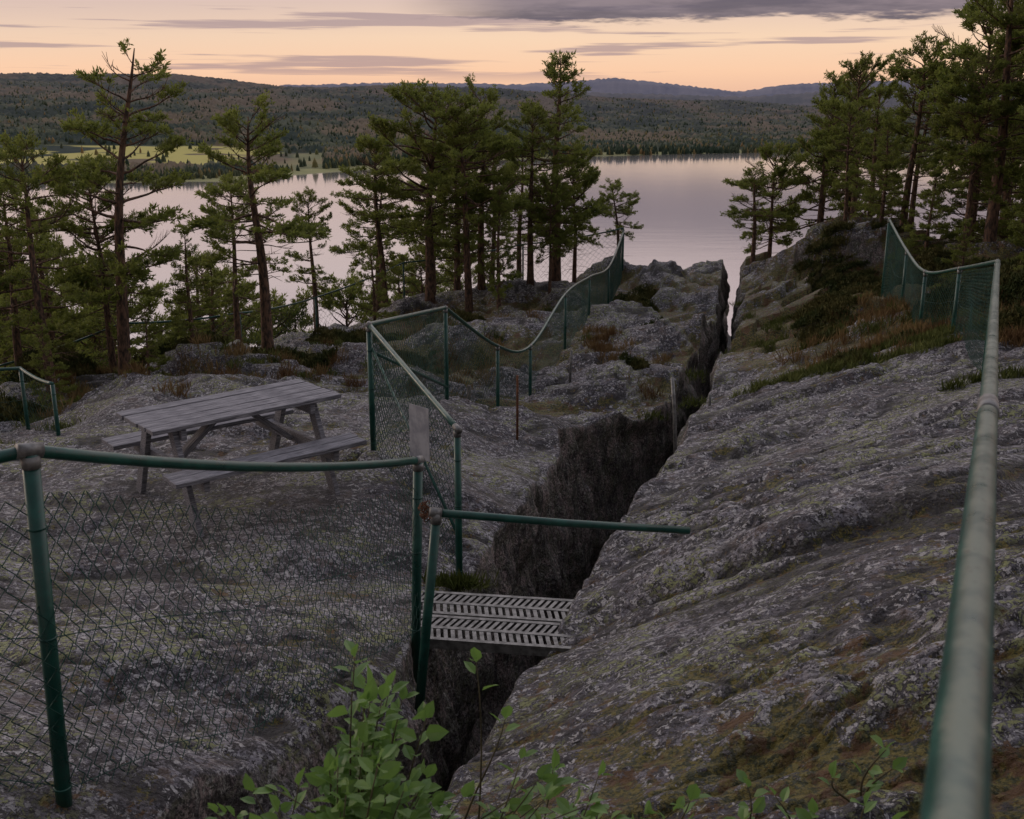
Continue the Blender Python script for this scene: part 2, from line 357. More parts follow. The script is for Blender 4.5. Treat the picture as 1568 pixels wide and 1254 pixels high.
def shore(a): return np.interp(a, [-.9, -.47, -.27, -.135, 0, .07, .2, .28, .6, .9], [1150, 1300, 1360, 1600, 1850, 1950, 2050, 2100, 1900, 1700])
def z1(a): return np.interp(a, [-.9, -.47, -.3, -.22, -.1, 0, .08, .2, .3, .9], [74, 66, 60, 46, 30, 12, -10, -28, -30, -20])
def land(a, r):
    rs = shore(a) * (1 + .02 * fbm(a * 9, a * 0, 1, 4))
    s = sst(0, 1, (r - rs - 450) / (4300 - rs - 450)) ** .9
    z = WATER - 3 + 7 * sst(-30, 60, r - rs) + (z1(a) - WATER - 4) * s
    z = z + 9 * sst(1560, 2000, r) * sst(.19, .27, -a) * (1 - s)
    z = z + s * 38 * fbm(a * 6, r / 600, 3, 4) * np.clip(s * 3, 0, 1)
    z = z - 70 * sst(4300, 5600, r)
    return z
def mat_land():
    m, nt, b = new_mat('far_forest')
    co = N(nt, 'ShaderNodeTexCoord').outputs['Object']
    s = N(nt, 'ShaderNodeSeparateXYZ'); nt.links.new(co, s.inputs[0]); x, y = s.outputs[0], s.outputs[1]
    n1 = noise(nt, co, 0.012, 6, 0.75); n2 = noise(nt, mapping(nt, co, (1, .6, 1)), 0.0035, 4, 0.65)
    c = mix(nt, mrange(nt, n1, .4, .6), (.035, .055, .045), (.12, .135, .085))
    c = mix(nt, mrange(nt, n2, .48, .56, 0, .75), c, (.22, .165, .11))
    c = mix(nt, mrange(nt, n2, .46, .38, 0, .8), c, (.030, .048, .042))
    c = mix(nt, mrange(nt, y, 2000, 4200, 0.05, .45), c, (.15, .145, .165))  # painted haze: base colour fades to pale grey-violet with distance
    fmask = math_(nt, 'MULTIPLY', mrange(nt, y, 1570, 1600), mrange(nt, y, 1970, 2010, 1, 0))
    fmask = math_(nt, 'MULTIPLY', fmask, mrange(nt, math_(nt, 'ADD', x, math_(nt, 'MULTIPLY', n2, 200)), -330, -300, 1, 0))
    c = mix(nt, math_(nt, 'MULTIPLY', fmask, mrange(nt, noise(nt, mapping(nt, co, (.6, 1, 1)), .01, 2), .46, .50)), c, (.50, .46, .16))
    z = s.outputs[2]
    sh = mrange(nt, z, -96.5, -95.5, 1, 0)
    c = mix(nt, math_(nt, 'MULTIPLY', sh, .9), c, (.36, .36, .18))
    nt.links.new(c, b.inputs['Base Color']); b.inputs['Roughness'].default_value = .95; b.inputs['Specular IOR Level'].default_value = .05
    return m
aa = np.linspace(-.85, .85, 640); rr = np.concatenate([np.linspace(1080, 2300, 130), np.linspace(2310, 5600, 280)])
A, Rr = np.meshgrid(aa, rr)
Z = land(A, Rr); inl = sst(60, 120, Rr - shore(A)); field = ((A < -.17) & (Rr > 1560) & (Rr < 2010)).astype(float)
Z = Z + inl * (1 - field) * (rng.random(Z.shape) ** 1.5 * 12)
V = np.stack([A * Rr, Rr, Z], -1).reshape(-1, 3); nr, nc = A.shape; idx = np.arange(nr * nc).reshape(nr, nc)
F = np.stack([idx[:-1, :-1], idx[:-1, 1:], idx[1:, 1:], idx[1:, :-1]], -1).reshape(-1, 4)
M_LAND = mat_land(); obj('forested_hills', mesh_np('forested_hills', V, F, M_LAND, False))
def ridge(name, r0, prof, col1, col2, seed):
    a = np.linspace(-.9, .9, 900); rows = [r0 - 900, r0 - 500, r0 - 200, r0, r0 + 500]; hs = [-.2, .45, .85, 1, .3]
    zt = np.interp(a, prof[0], prof[1]) + 6 * fbm(a * 25, a * 0, seed, 5)
    V = []
    for r, h in zip(rows, hs): V.append(np.stack([a * r, np.full_like(a, r), WATER + (zt - WATER) * h + rng.random(len(a)) * 9], -1))
    V = np.concatenate(V); idx = np.arange(len(rows) * len(a)).reshape(len(rows), len(a))
    F = np.stack([idx[:-1, :-1], idx[:-1, 1:], idx[1:, 1:], idx[1:, :-1]], -1).reshape(-1, 4)
    m = simple(name + '_mat', col1, col2, .004, .95, .05); obj(name, mesh_np(name, V, F, m, True))
ridge('distant_hills', 7000, ([-.9, -.3, -.2, -.1, 0, .05, .09, .13, .2, .25, .3, .36, .5, .9], [20, 30, 70, 82, 76, 92, 112, 88, 34, 76, 92, 98, 80, 60]), (.18, .19, .25), (.23, .23, .28), 3)  # aerial haze is painted into these bluish base colours
ridge('distant_hills', 5900, ([-.9, -.1, 0, .1, .2, .3, .36, .9], [-20, 10, 26, 14, 0, 30, 18, 0]), (.12, .13, .15), (.17, .165, .18), 7)  # nearer ridge, darker colours with less haze painted in

def forest():
    n = 22000
    a = rng.uniform(-.6, .6, n); r = shore(a) + 25 + (rng.random(n) ** 1.6) * 2300
    keep = ~((a < -.17) & (r > 1530) & (r < 2010) & (rng.random(n) > .06)); a, r = a[keep], r[keep]; n = len(a)
    x = a * r; y = r; z = land(a, r) - 1
    h = rng.uniform(8, 16, n) * np.where(r < 1560, .75, 1); w = h * rng.uniform(.16, .32, n)
    k = 5; th = np.arange(k) * 2 * np.pi / k
    V = np.zeros((n, 2 * k + 1, 3))
    for j in range(k):
        V[:, j] = np.stack([x + w * np.cos(th[j]), y + w * np.sin(th[j]), z + h * .12], -1)
        V[:, k + j] = np.stack([x + w * .75 * np.cos(th[j] + .4), y + w * .75 * np.sin(th[j] + .4), z + h * .5], -1)
    V[:, 2 * k] = np.stack([x, y, z + h], -1)
    F = []
    for j in range(k):
        j2 = (j + 1) % k; F += [(j, j2, k + j2), (j, k + j2, k + j), (k + j, k + j2, 2 * k)]
    F = np.array(F)[None] + (np.arange(n) * (2 * k + 1))[:, None, None]
    me = mesh_np('distant_forest', V.reshape(-1, 3), F.reshape(-1, 3))
    ms = [simple('conifer_far', (.040, .062, .042), (.09, .105, .062), .006, .9, .05), simple('birch_far', (.25, .17, .08), (.15, .16, .065), .008, .9, .05)]
    for m in ms: me.materials.append(m)
    mi = np.repeat((rng.random(n) < .17).astype(np.int32), 3 * k); me.polygons.foreach_set('material_index', mi)
    obj('distant_forest', me)
forest()

# ------------------------------------------------------------------ pines
def blades(P, D, nb, ln, wd, spread):
    P = np.repeat(P, nb, 0); D = np.repeat(D, nb, 0)
    d = D + rng.normal(0, spread, P.shape); d /= np.linalg.norm(d, axis=1)[:, None] + 1e-9
    s = np.cross(d, rng.normal(0, 1, P.shape)); s /= np.linalg.norm(s, axis=1)[:, None] + 1e-9
    l = rng.uniform(*ln, len(P))[:, None]; w = rng.uniform(*wd, len(P))[:, None]
    P = P + rng.normal(0, .012, P.shape)
    return np.stack([P, P + d * l * .55 + s * w * .6, P + d * l, P + d * l * .55 - s * w * .6], 1)
def pine_mesh(name, seed, H, cs, spread, lean=(0, 0), cone=False, gap=.12, nb=9, tr=.020, stp=.037):
    R = random.Random(seed); mb = MB(); ph = R.uniform(0, 6)
    def tp(f): return Vector((lean[0] * f ** 1.6 + .05 * math.sin(ph + f * 7) * f * H * .25, lean[1] * f ** 1.6 + .05 * math.cos(ph + f * 6) * f * H * .25, f * H))
    K = 14; mb.tube([tp(i / (K - 1)) - Vector((0, 0, .25 if i == 0 else 0)) for i in range(K)], [tr * H * (1 - i / (K - 1)) ** .75 * (1.25 if i == 0 else 1) + .008 for i in range(K)], 8)
    TP = []; TD = []
    z = cs * H
    while z < H * .985:
        f = (z - cs * H) / (H - cs * H); nl = R.choice([2, 3, 3, 4])
        a0 = R.uniform(0, 6.28)
        for k in range(nl):
            if R.random() < gap: continue
            if cone: pr = (1 - f) ** .8 * .95 + .09
            else: pr = ((1 - f) ** .45 * .85 + .15) * (.6 + .4 * min(1, f / .3))
            ln = spread * pr * R.uniform(.35, 1.2)
            az = a0 + k * 6.28 / nl + R.uniform(-.5, .5); el = math.radians(-10 + 55 * f * f + R.uniform(-14, 16))
            p = tp(z / H); pts = [p.copy()]; d = Vector((math.cos(az) * math.cos(el), math.sin(az) * math.cos(el), math.sin(el)))
            n = 7
            for i in range(n):
                d = (d + Vector((R.uniform(-.28, .28), R.uniform(-.28, .28), R.uniform(-.15, .21)))).normalized(); p = p + d * ln / n; pts.append(p.copy())
            r0 = .006 + .017 * ln
            mb.tube(pts, [r0 * (1 - .8 * i / n) for i in range(n + 1)], 4, cap=False)
            fol = R.random() > .12
            ns = max(3, int(ln / .075)); st = R.uniform(.35, .6)
            for j in range(ns):
                u = st + (1 - st) * (j + R.random() * .6) / ns
                u = min(u, .999); i0 = int(u * n); q = pts[i0].lerp(pts[i0 + 1], u * n - i0); dd = (pts[i0 + 1] - pts[i0]).normalized()
                side = dd.cross(Vector((0, 0, 1))); side = side.normalized() if side.length > .01 else Vector((1, 0, 0))
                sd = (dd * R.uniform(.5, 1.0) + side * (1 if j % 2 else -1) * R.uniform(.4, 1.1) + Vector((0, 0, R.uniform(-.15, .6)))).normalized()
                sl = (.13 + .34 * ln * (1.15 - u)) * R.uniform(.6, 1.2)
                e = q + sd * sl + Vector((0, 0, .15 * sl)); mid = q.lerp(e, .5) + Vector((0, 0, -.03 * sl))
                mb.tube([q, mid, e], [.006, .0045, .003], 3, cap=False)
                if not fol: continue
                nt_ = max(2, int(sl / .055))
                for t in range(nt_):
                    uu = .3 + .7 * (t + 1) / nt_; c = q.lerp(e, uu)
                    TP.append((c.x + R.gauss(0, .022), c.y + R.gauss(0, .022), c.z + R.gauss(0, .018))); w = (sd + Vector((0, 0, .55))).normalized(); TD.append((w.x, w.y, w.z))
            if fol:
                c = pts[-1]; TP.append(tuple(c)); TD.append((d.x, d.y, d.z + .3))
        z += H * stp * R.uniform(.4, 1.6) * (1 - .45 * f)
    for i in range(int(18 * cs / .4)):
        zz = R.uniform(.12, cs + .1) * H; p = tp(zz / H); az = R.uniform(0, 6.28); ln = R.uniform(.15, .8); d = Vector((math.cos(az), math.sin(az), R.uniform(-.3, .2)))
        e = p + d * ln; mb.tube([p, p.lerp(e, .5) + Vector((0, 0, .04)), e + Vector((R.uniform(-.1, .1), 0, R.uniform(-.1, .1)))], [.012, .008, .004], 3, cap=False)
    TP = np.array(TP); TD = np.array(TD)
    B = blades(TP, TD, nb, (.06, .115), (.014, .024), .65)
    nb0 = len(mb.v); nB = len(B)
    V = list(mb.v) + [tuple(v) for v in B.reshape(-1, 3)]
    F = list(mb.f) + [tuple(range(nb0 + i * 4, nb0 + i * 4 + 4)) for i in range(nB)]
    me = bpy.data.meshes.new(name); me.from_pydata(V, [], F); me.materials.append(M_BARK); me.materials.append(M_NEEDLE)
    me.polygons.foreach_set('material_index', [0] * len(mb.f) + [1] * nB); me.polygons.foreach_set('use_smooth', [True] * len(mb.f) + [False] * nB); me.update()
    return me
PV = {
 'A': pine_mesh('pineA', 1, 5, .28, 1.25, (.5, .1), gap=.24, stp=.040),
 'B': pine_mesh('pineB', 2, 5, .36, 1.45, (-.1, 0), gap=.15, stp=.037),
 'C': pine_mesh('pineC', 3, 5, .36, 1.95, (.15, 0), gap=.14, stp=.033),
 'D': pine_mesh('pineD', 4, 5, .26, 1.30, (0, .1), cone=True, gap=.12, stp=.033),
 'E': pine_mesh('pineE', 5, 5, .30, 1.45, (.2, .1), gap=.18, stp=.037),
 'F': pine_mesh('pineF', 6, 5, .42, 1.6, (-.4, 0), gap=.17, stp=.036),
 'G': pine_mesh('pineG', 8, 5, .18, 1.25, (0.05, 0), cone=True, gap=.15),
 'S': pine_mesh('pineS', 9, 5, .05, 1.6, (0.1, 0), cone=True, gap=.1),
}
def pine(kind, x, y, H, rot=None, w=1.0, z=None):
    o = obj('pine_tree', PV[kind]); zz = gz(x, y) if z is None else z
    o.location = (x, y, zz - .03); s = H / 5; o.scale = (s * w, s * w, s); o.rotation_euler[2] = random.uniform(0, 6.28) if rot is None else rot
trees = [('A', -6.05, 16.4, .72, 0, 1.0), ('E', -6.7, 15.2, -.7, 2, 1.0), ('B', -4.3, 18.6, -.28, 0, 1.25), ('C', -1.95, 25.4, -.1, 0, 1.25), ('B', -.75, 26.5, .1, 2, 1.0), ('F', -1.0, 25.0, -.2, 1, 1.0),
         ('D', 1.1, 27.0, .95, 0, 1.1), ('E', .45, 26.3, -.5, 1, 1.1), ('E', -3.1, 26.0, -1.1, 3, 1.1), ('C', 1.6, 27.6, -1.5, 2, .9), ('F', 2.9, 29.3, -2.2, 0, 1.1), ('D', -.3, 24.3, -1.9, 0, .9),
         ('B', 6.8, 30.5, -1.9, 0, 1.3), ('C', 7.6, 32, -1.6, 1, 1.0), ('F', 8.7, 31, -.5, 4, .9), ('D', 9.2, 32.5, .6, 4, .9), ('B', 9.7, 31.5, .55, 0, .9), ('C', 10.4, 31, -.7, 2, .9),
         ('B', 9.6, 21.8, 2.6, 0, 1.1), ('C', 10.3, 24.5, 1.6, 1, 1.1), ('E', 8.8, 24.5, 1.0, 0, 1.1), ('B', 10.6, 20.3, 1.4, 5, 1.1), ('C', 8.9, 21.3, .5, 4, .9), ('F', 9.8, 26.8, .4, 2, 1), ('E', 11.2, 23.0, 2.2, 2, 1.1),
         ('D', 10.2, 17.2, 1.5, 2, 1), ('S', 9.3, 19.2, -1.2, 2, 1), ('S', 8.6, 22.5, -1.3, 0, 1), ('S', 10.5, 22.0, -.9, 1, 1), ('G', 9.0, 27.5, .2, 1, 1),
         ('C', 11.0, 21.5, 2.5, 3, 1.0), ('E', 9.4, 18.2, .9, 3, 1.0), ('G', 8.2, 24.2, -.5, 3, 1.0), ('C', 9.2, 29.5, .7, 2, .9),
         ('S', 8.3, 16.8, -1.6, 1, 1.1), ('S', 9.0, 17.4, -1.2, 3, 1.1), ('G', 11.3, 19.3, .8, 3, 1.2), ('S', 9.9, 23.4, -.9, 3, 1.3), ('G', 12.0, 25.4, 1.6, 3, 1.2), ('B', 12.4, 27.5, 2.0, 3, 1.2), ('E', 8.0, 26.2, -.3, 3, .9), ('S', 7.9, 18.9, -2.0, 3, 1),
         ('E', -8.2, 17.5, -1.5, 1, 1.1), ('F', -7.7, 15.0, -1.7, 5, 1), ('G', -5.2, 17.2, -2.0, 1, 1.0), ('S', -5.4, 15.6, -3.0, 1, 1), ('S', -6.3, 14.2, -2.9, 2, 1), ('G', -8.1, 18.6, -1.8, 2, 1),
         ('E', -5.3, 20.5, -1.6, 1, 1), ('S', -7.4, 19.5, -3.0, 2, 1.1), ('G', -3.0, 23.2, -2.8, 2, .9), ('S', -6.2, 22.0, -3.1, 0, 1.1), ('E', -4.6, 25.0, -2.2, 4, 1), ('F', -3.6, 28.5, -2.0, 4, 1), ('C', -6.6, 17.4, -1.2, 4, .9),
         ('C', -2.2, 30, -1.5, 2, 1), ('B', .2, 30.5, -1.3, 3, 1.0), ('E', -.6, 32, -1.4, 5, 1.0), ('S', -8.8, 16.2, -2.6, 3, 1), ('S', -9.5, 19, -2.6, 3, 1), ('D', -1.4, 27.6, -.6, 3, 1.0), ('C', .9, 25.6, -1.9, 1, .8)]
for k, x, y, tz, rot, w in trees:
    z = gz(x, y); pine(k, x, y, tz - z, rot, w, z)
for i in range(34):
    y = random.uniform(31, 58); x = random.uniform(-.5, .5) * y * 1.1
    if -.02 < x / y < .30: continue
    z = gz(x, y); tz = -y * random.uniform(.13, .19) if x < 0 else -y * random.uniform(.02, .12)
    pine(random.choice('CEFGB'), x, y, min(max(tz - z, 3.5), 14), None, random.uniform(.7, 1), z)

# ------------------------------------------------------------------ ground vegetation
def tufts(name, pts, nb, ln, wd, spread, mat, up=1.0):
    P = np.array(pts, float); P[:, 2] -= .01
    D = np.zeros_like(P); D[:, 2] = up
    B = blades(P, D, nb, ln, wd, spread)
    F = np.arange(len(B) * 4).reshape(-1, 4); obj(name, mesh_np(name, B.reshape(-1, 3), F, mat))
def scatter(cx, cy, rx, ry, n):
    x = rng.normal(cx, rx, n); y = rng.normal(cy, ry, n); z = ground(x, y); return np.stack([x, y, z], -1)
def clumps(cx, cy, rx, ry, k, n, r=.09):
    out = []
    for i in range(k): out.append(scatter(random.gauss(cx, rx), random.gauss(cy, ry), r, r, n))
    return np.concatenate(out)
def cat(*l): return np.concatenate(l)
tufts('dry_grass', cat(clumps(5.0, 13.2, .5, .35, 16, 40), scatter(5.6, 15.2, .5, .6, 400), clumps(7.5, 14.5, .8, .9, 20, 40), clumps(6.2, 17.5, .6, .8, 10, 40), clumps(-4.3, 16, 2.0, 1.6, 40, 30), clumps(-1.4, 20, 1.3, 2.5, 30, 30), clumps(1.7, 18.5, .3, 1.8, 16, 30), clumps(5.8, 11.9, .4, .4, 12, 40), clumps(4.3, 14.5, .4, .8, 8, 30)), 5, (.08, .22), (.006, .011), .35, M_DRY)
tufts('grass', cat(scatter(3.85, 12.2, .2, .16, 260), scatter(4.8, 11.9, .26, .15, 300), scatter(-.38, 7.15, .10, .08, 100), clumps(-4.5, 16.2, 1.5, 1.2, 24, 30), clumps(-2.2, 21, 1.8, 2.5, 30, 30), clumps(5, 18, .7, 1.2, 24, 30), clumps(-7, 13, 1, 1, 14, 30), clumps(6.9, 22, .8, 1.5, 20, 30), clumps(4.5, 12.6, .8, .4, 26, 40), clumps(5.6, 14.5, .6, .8, 24, 40), clumps(2.4, 14.2, .2, .3, 3, 25), clumps(3.2, 12.4, .4, .15, 7, 25, .06), clumps(4.6, 9.8, .3, .4, 5, 25, .06)), 7, (.05, .15), (.006, .011), .4, M_GRASS)
def mounds(name, centers, mat):
    P = []
    for (x, y, r, h) in centers:
        n = int(900 * r * r / .25 + 60); a = rng.uniform(0, 6.28, n); q = r * np.sqrt(rng.random(n)); px = x + q * np.cos(a); py = y + q * np.sin(a)
        pz = ground(px, py) + h * (1 - (q / r) ** 2) * rng.uniform(.2, 1, n); P.append(np.stack([px, py, pz], -1))
    tufts(name, cat(*P), 5, (.05, .11), (.012, .022), .6, mat)
mounds('heather_shrub', [(7.1, 22.5, .9, .25), (6.3, 20.2, .7, .22), (8.3, 24.5, .7, .25), (5.6, 19.3, .5, .2), (5.1, 16.6, .45, .16), (3.9, 12.3, .22, .12), (-3.6, 17.5, .7, .25), (-2.0, 18.8, .6, .2), (-5.0, 15.0, .5, .2), (-1.4, 22.5, .8, .3), (2.8, 24, .5, .3),
        (3.0, 25, .4, .45), (-6.8, 13.6, .6, .3), (-3.2, 21.0, .9, .3), (6.2, 14.8, .6, .22), (7.4, 17, .9, .3), (8.6, 19.5, .9, .35), (2.6, 19.5, .3, .15), (1.9, 16.4, .22, .12), (4.9, 13.1, .3, .14), (9, 15.5, 1, .4), (7.8, 21, .8, .35), (-7.6, 17, 1, .5), (-5.8, 18, 1, .5), (5.9, 12.4, .4, .14), (4.5, 15.2, .3, .12), (6.8, 12.6, .6, .2), (7.6, 15.2, .9, .4), (8.2, 17.6, .8, .4), (6.9, 24.0, .6, .2), (5.3, 18.0, .5, .2)], M_HEATH)

def leaves_np(P, D, L):
    d = D / np.linalg.norm(D, axis=1)[:, None]; up = rng.normal(0, .4, P.shape); up[:, 2] += 1
    s = np.cross(d, up); s /= np.linalg.norm(s, axis=1)[:, None]; u = np.cross(s, d)
    L = L[:, None]; w = L * .33
    V = np.stack([P, P + d * L * .3 + s * w * .85 + u * w * .3, P + d * L * .65 + s * w * .8 + u * w * .25 - u * L * .03, P + d * L - u * L * .10, P + d * L * .65 - s * w * .8 + u * w * .25 - u * L * .03, P + d * L * .3 - s * w * .85 + u * w * .3, P + d * L * .33, P + d * L * .67 - u * L * .02], 1)
    F = np.array([(0, 6, 1, 1), (1, 6, 7, 2), (2, 7, 3, 3), (0, 5, 6, 6), (5, 4, 7, 6), (4, 3, 7, 7)])
    return V, F
def bush(name, stems, L=(.05, .075), step=.026, start=.35):
    mb = MB(); P = []; D = []
    for (b, t) in stems:
        b = Vector(b); t = Vector(t); n = 8; pts = []
        for i in range(n + 1):
            f = i / n; p = b.lerp(t, f); p += Vector((math.sin(f * 3 + b.x * 9) * .03, math.cos(f * 3) * .03, .12 * (t - b).length * f * (1 - f))); pts.append(p)
        mb.tube(pts, [.005 * (1 - .7 * i / n) for i in range(n + 1)], 5)
        ln = (t - b).length; k = max(3, int(ln * (1 - start) / step))
        for j in range(k):
            f = start + (1 - start) * j / max(1, k - 1); i0 = min(int(f * n), n - 1); q = pts[i0].lerp(pts[i0 + 1], f * n - i0)
            ax = (pts[i0 + 1] - pts[i0]).normalized(); a = j * 2.4 + random.uniform(-.4, .4); d = Vector((math.cos(a), math.sin(a), 0)) * .9 + ax * .55 + Vector((0, 0, random.uniform(-.15, .25)))
            P.append(q + d * .01); D.append(d)
        P.append(pts[-1]); D.append(ax)
    P = np.array([tuple(p) for p in P]); D = np.array([tuple(d) for d in D]); Ls = rng.uniform(L[0], L[1], len(P)) * rng.uniform(.7, 1.1, len(P))
    V, F = leaves_np(P, D, Ls); e = empty(name)
    obj('stems', mb.mesh('stems', [M_STEM]), e)
    faces = []; vs = V.reshape(-1, 3).tolist()
    for i in range(len(P)):
        for f in F: faces.append(tuple(int(i * 8 + q) for q in dict.fromkeys(f)))
    me = bpy.data.meshes.new('leaves'); me.from_pydata(vs, [], faces); me.materials.append(M_LEAF); me.update(); obj('leaves', me, e)
st = []
for i in range(36):
    bx = random.gauss(-.48, .06); by = random.gauss(2.55, .08)
    dx = random.gauss(0, .10); tz = -1.45 - abs(dx) * 1.5 - random.random() * .36
    st.append(((bx, by, -2.5), (-.335 + dx, by + random.gauss(-.02, .1), tz)))
st.append(((-.5, 2.55, -2.5), (-.37, 2.5, -1.37)))
bush('leafy_bush', st)
st = [((random.uniform(-.8, .1), 2.5, -2.4), (random.uniform(-.80, .25), 2.5 + random.gauss(0, .08), random.uniform(-1.90, -1.75))) for i in range(38)]
bush('leafy_bush', st, (.045, .065), .04, .6)
bush('rowan_sapling', [((-.10, 3.0, -2.6), (-.13, 2.85, -1.58)), ((-.14, 2.95, -2.3), (-.05, 2.9, -1.80))], (.06, .08), .05, .88)
for (x, y) in ((.47, 2.55), (.20, 2.75), (1.02, 2.7), (.62, 2.45), (.35, 2.5), (.28, 2.6), (.52, 2.42), (.95, 2.45), (.12, 2.7), (.42, 2.75), (.75, 2.5), (.05, 2.6)):
    g = gz(x, y); bush('leafy_sprig', [((x, y, g - .02), (x + random.uniform(-.05, .05), y, g + .18 + random.random() * .12)), ((x + .02, y, g - .02), (x + .08, y + .03, g + .13)), ((x - .02, y, g - .02), (x - .08, y + .03, g + .10))], (.045, .065), .03, .3)

# ------------------------------------------------------------------ fences
def catmull(P, n=10):
    P = [np.array(p, float) for p in P]; out = []
    for i in range(len(P) - 1):
        p0 = P[max(i - 1, 0)]; p1 = P[i]; p2 = P[i + 1]; p3 = P[min(i + 2, len(P) - 1)]
        for k in range(n):
            t = k / n; out.append(.5 * ((2 * p1) + (-p0 + p2) * t + (2 * p0 - 5 * p1 + 4 * p2 - p3) * t * t + (-p0 + 3 * p1 - 3 * p2 + p3) * t ** 3))
    out.append(P[-1]); return np.array(out)
def linear(P, n=10, sag=0.0):
    out = []
    for i in range(len(P) - 1):
        a = np.array(P[i], float); b = np.array(P[i + 1], float)
        for k in range(n):
            t = k / n; q = a + (b - a) * t; q[2] -= sag * 4 * t * (1 - t); out.append(q)
    out.append(np.array(P[-1], float)); return np.array(out)
def wire_mesh(name, path, top_off, pitch, rad, parent, bot=.04, wob=.012, topsag=0.0):
    seg = np.linalg.norm(np.diff(path[:, :2], axis=0), axis=1); S = np.concatenate([[0], np.cumsum(seg)]); T = S[-1]
    ni = int(T / pitch)
    hgt = float(np.mean(path[::3, 2] - ground(path[::3, 0], path[::3, 1]))) ; nk = max(6, int((hgt - top_off) / pitch))
    I, K = np.meshgrid(np.arange(ni), np.arange(nk + 1), indexing='ij')
    s = (I + ((K + I) % 2)) * pitch; h = K / nk
    x = np.interp(s, S, path[:, 0]); y = np.interp(s, S, path[:, 1]); zt = np.interp(s, S, path[:, 2]) - top_off - topsag * np.abs(np.sin(s / T * np.pi * max(1, round(T / 2.5))))
    g = ground(x.ravel(), y.ravel()).reshape(x.shape) + bot
    g = np.stack([np.convolve(np.pad(g[:, k], 12, mode='edge'), np.ones(25) / 25, 'valid') for k in range(g.shape[1])], 1)
    z = g + (zt - g) * h
    dx = np.gradient(path[:, 0]); dy = np.gradient(path[:, 1]); nn = np.hypot(dx, dy) + 1e-9
    nx = np.interp(s, S, -dy / nn); ny = np.interp(s, S, dx / nn)
    o = wob * (2.2 * fbm(s * 1.1, h * 2, 3, 2) * np.sin(h * np.pi) + .3 * (((K + I) % 2) - .5)); x = x + nx * o; y = y + ny * o
    z = z + wob * .5 * fbm(s * 1.3, h * 2, 8, 2)
    Pn = np.stack([x, y, z], -1); a = Pn[:, :-1].reshape(-1, 3); b = Pn[:, 1:].reshape(-1, 3)
    d = b - a; d /= np.linalg.norm(d, axis=1)[:, None]; r = np.array([.31, .27, .91]); u = np.cross(d, r); u /= np.linalg.norm(u, axis=1)[:, None]; v = np.cross(d, u)
    V = []
    for base in (a, b):
        for j in range(3):
            t = 2 * math.pi * j / 3; V.append(base + (u * math.cos(t) + v * math.sin(t)) * rad)
    V = np.stack(V, 1); n = len(a); F = np.array([(0, 1, 4, 3), (1, 2, 5, 4), (2, 0, 3, 5)])[None] + (np.arange(n) * 6)[:, None, None]
    obj(name, mesh_np(name, V.reshape(-1, 3), F.reshape(-1, 4), M_WIRE, True), parent)
def fence(P, path, pr=.021, posts=None, railmat=None, pitch=.036, rad=.0016, top_off=.03, lean=None, wob=.012, topsag=0, postr=.024, sleeves=True):
    e = empty('chain_link_fence'); rm = MB(); rm.tube(path.tolist(), pr, 16); obj('top_rail', rm.mesh('top_rail', [railmat or M_RAIL]), e)
    pm = MB(); sm = MB()
    for i, p in enumerate(P):
        if posts is not None and i not in posts: continue
        g = gz(p[0], p[1]); pm.tube([(p[0] + (lean or 0), p[1], g - .35), (p[0], p[1], p[2] - .012)], postr, 12)
        d = Vector(path[min(i * 10 + 1, len(path) - 1)]) - Vector(path[max(i * 10 - 1, 0)]); d.normalize(); c = Vector(p)
        if sleeves:
            sm.tube([c - d * .04, c + d * .04], pr * 1.15, 12); sm.tube([c - Vector((0, 0, .06)), c - Vector((0, 0, .018))], [postr * 1.08, postr * 1.12], 12)
        for hh in (.06, .5, .8):
            z = g + (p[2] - g) * hh; q = p[0] + (lean or 0) * (1 - hh) * .8; pm.tube([(q, p[1], z - .004), (q, p[1], z + .004)], postr * 1.14, 10)
    obj('posts', pm.mesh('posts', [M_POST]), e)
    if sm.v: obj('clamps', sm.mesh('clamps', [M_GALV]), e)
    wire_mesh('wire_mesh', path, top_off, pitch, rad, e, wob=wob, topsag=topsag)
    tm = MB(); q = path[::2].copy(); gg = ground(q[:, 0], q[:, 1])
    for fr in (.06, .5):
        w = q.copy(); w[:, 2] = gg + (q[:, 2] - gg) * fr; tm.tube(w.tolist(), .002, 4)
    obj('tension_wires', tm.mesh('tension_wires', [M_WIRE]), e)
    return e
P1 = [(-3.6, 2.55, -1.2), (-1.563, 3.327, -1.098), (-.531, 5.78, -1.966)]
fence(P1, linear(P1, 10, .05), pr=.022, top_off=.13, wob=.03, topsag=.07, postr=.028, rad=.0022, lean=-.05, pitch=.038)
P2 = [(-.396, 7.457, -2.296), (-1.24, 9.2, -1.89), (-.79, 12.63, -2.39), (-.2, 14.65, -3.31), (.28, 16.1, -3.64), (.94, 18.8, -3.31), (1.58, 21.9, -3.51), (2.24, 24.9, -3.75), (2.89, 28.2, -3.34)]
path = np.concatenate([linear(P2[:2], 10)[:-1], linear(P2[1:3], 10)[:-1], catmull(P2[2:], 10)])
e = fence(P2, path, pr=.022, railmat=M_RAILG, pitch=.042, rad=.0023, postr=.026)
bm_ = MB(); bm_.tube([(-1.24, 9.2, -2.12), (-.79, 12.6, -3.35)], .017, 8); bm_.tube([(-1.22, 9.2, -2.1), (-.42, 7.5, -3.1)], .012, 8); obj('braces', bm_.mesh('braces', [M_POST]), e)
P3 = [(-.30, -.7, -.27), (1.1, 2.4, -.69), (4.5, 10.0, -1.46), (5.18, 12.46, -1.9), (5.36, 13.95, -2.17), (5.84, 16, -2.18), (6.64, 19.2, -2.06)]
path = np.concatenate([linear(P3[:2], 10)[:-1], linear(P3[1:3], 10, .03)[:-1], catmull(P3[2:], 10)])
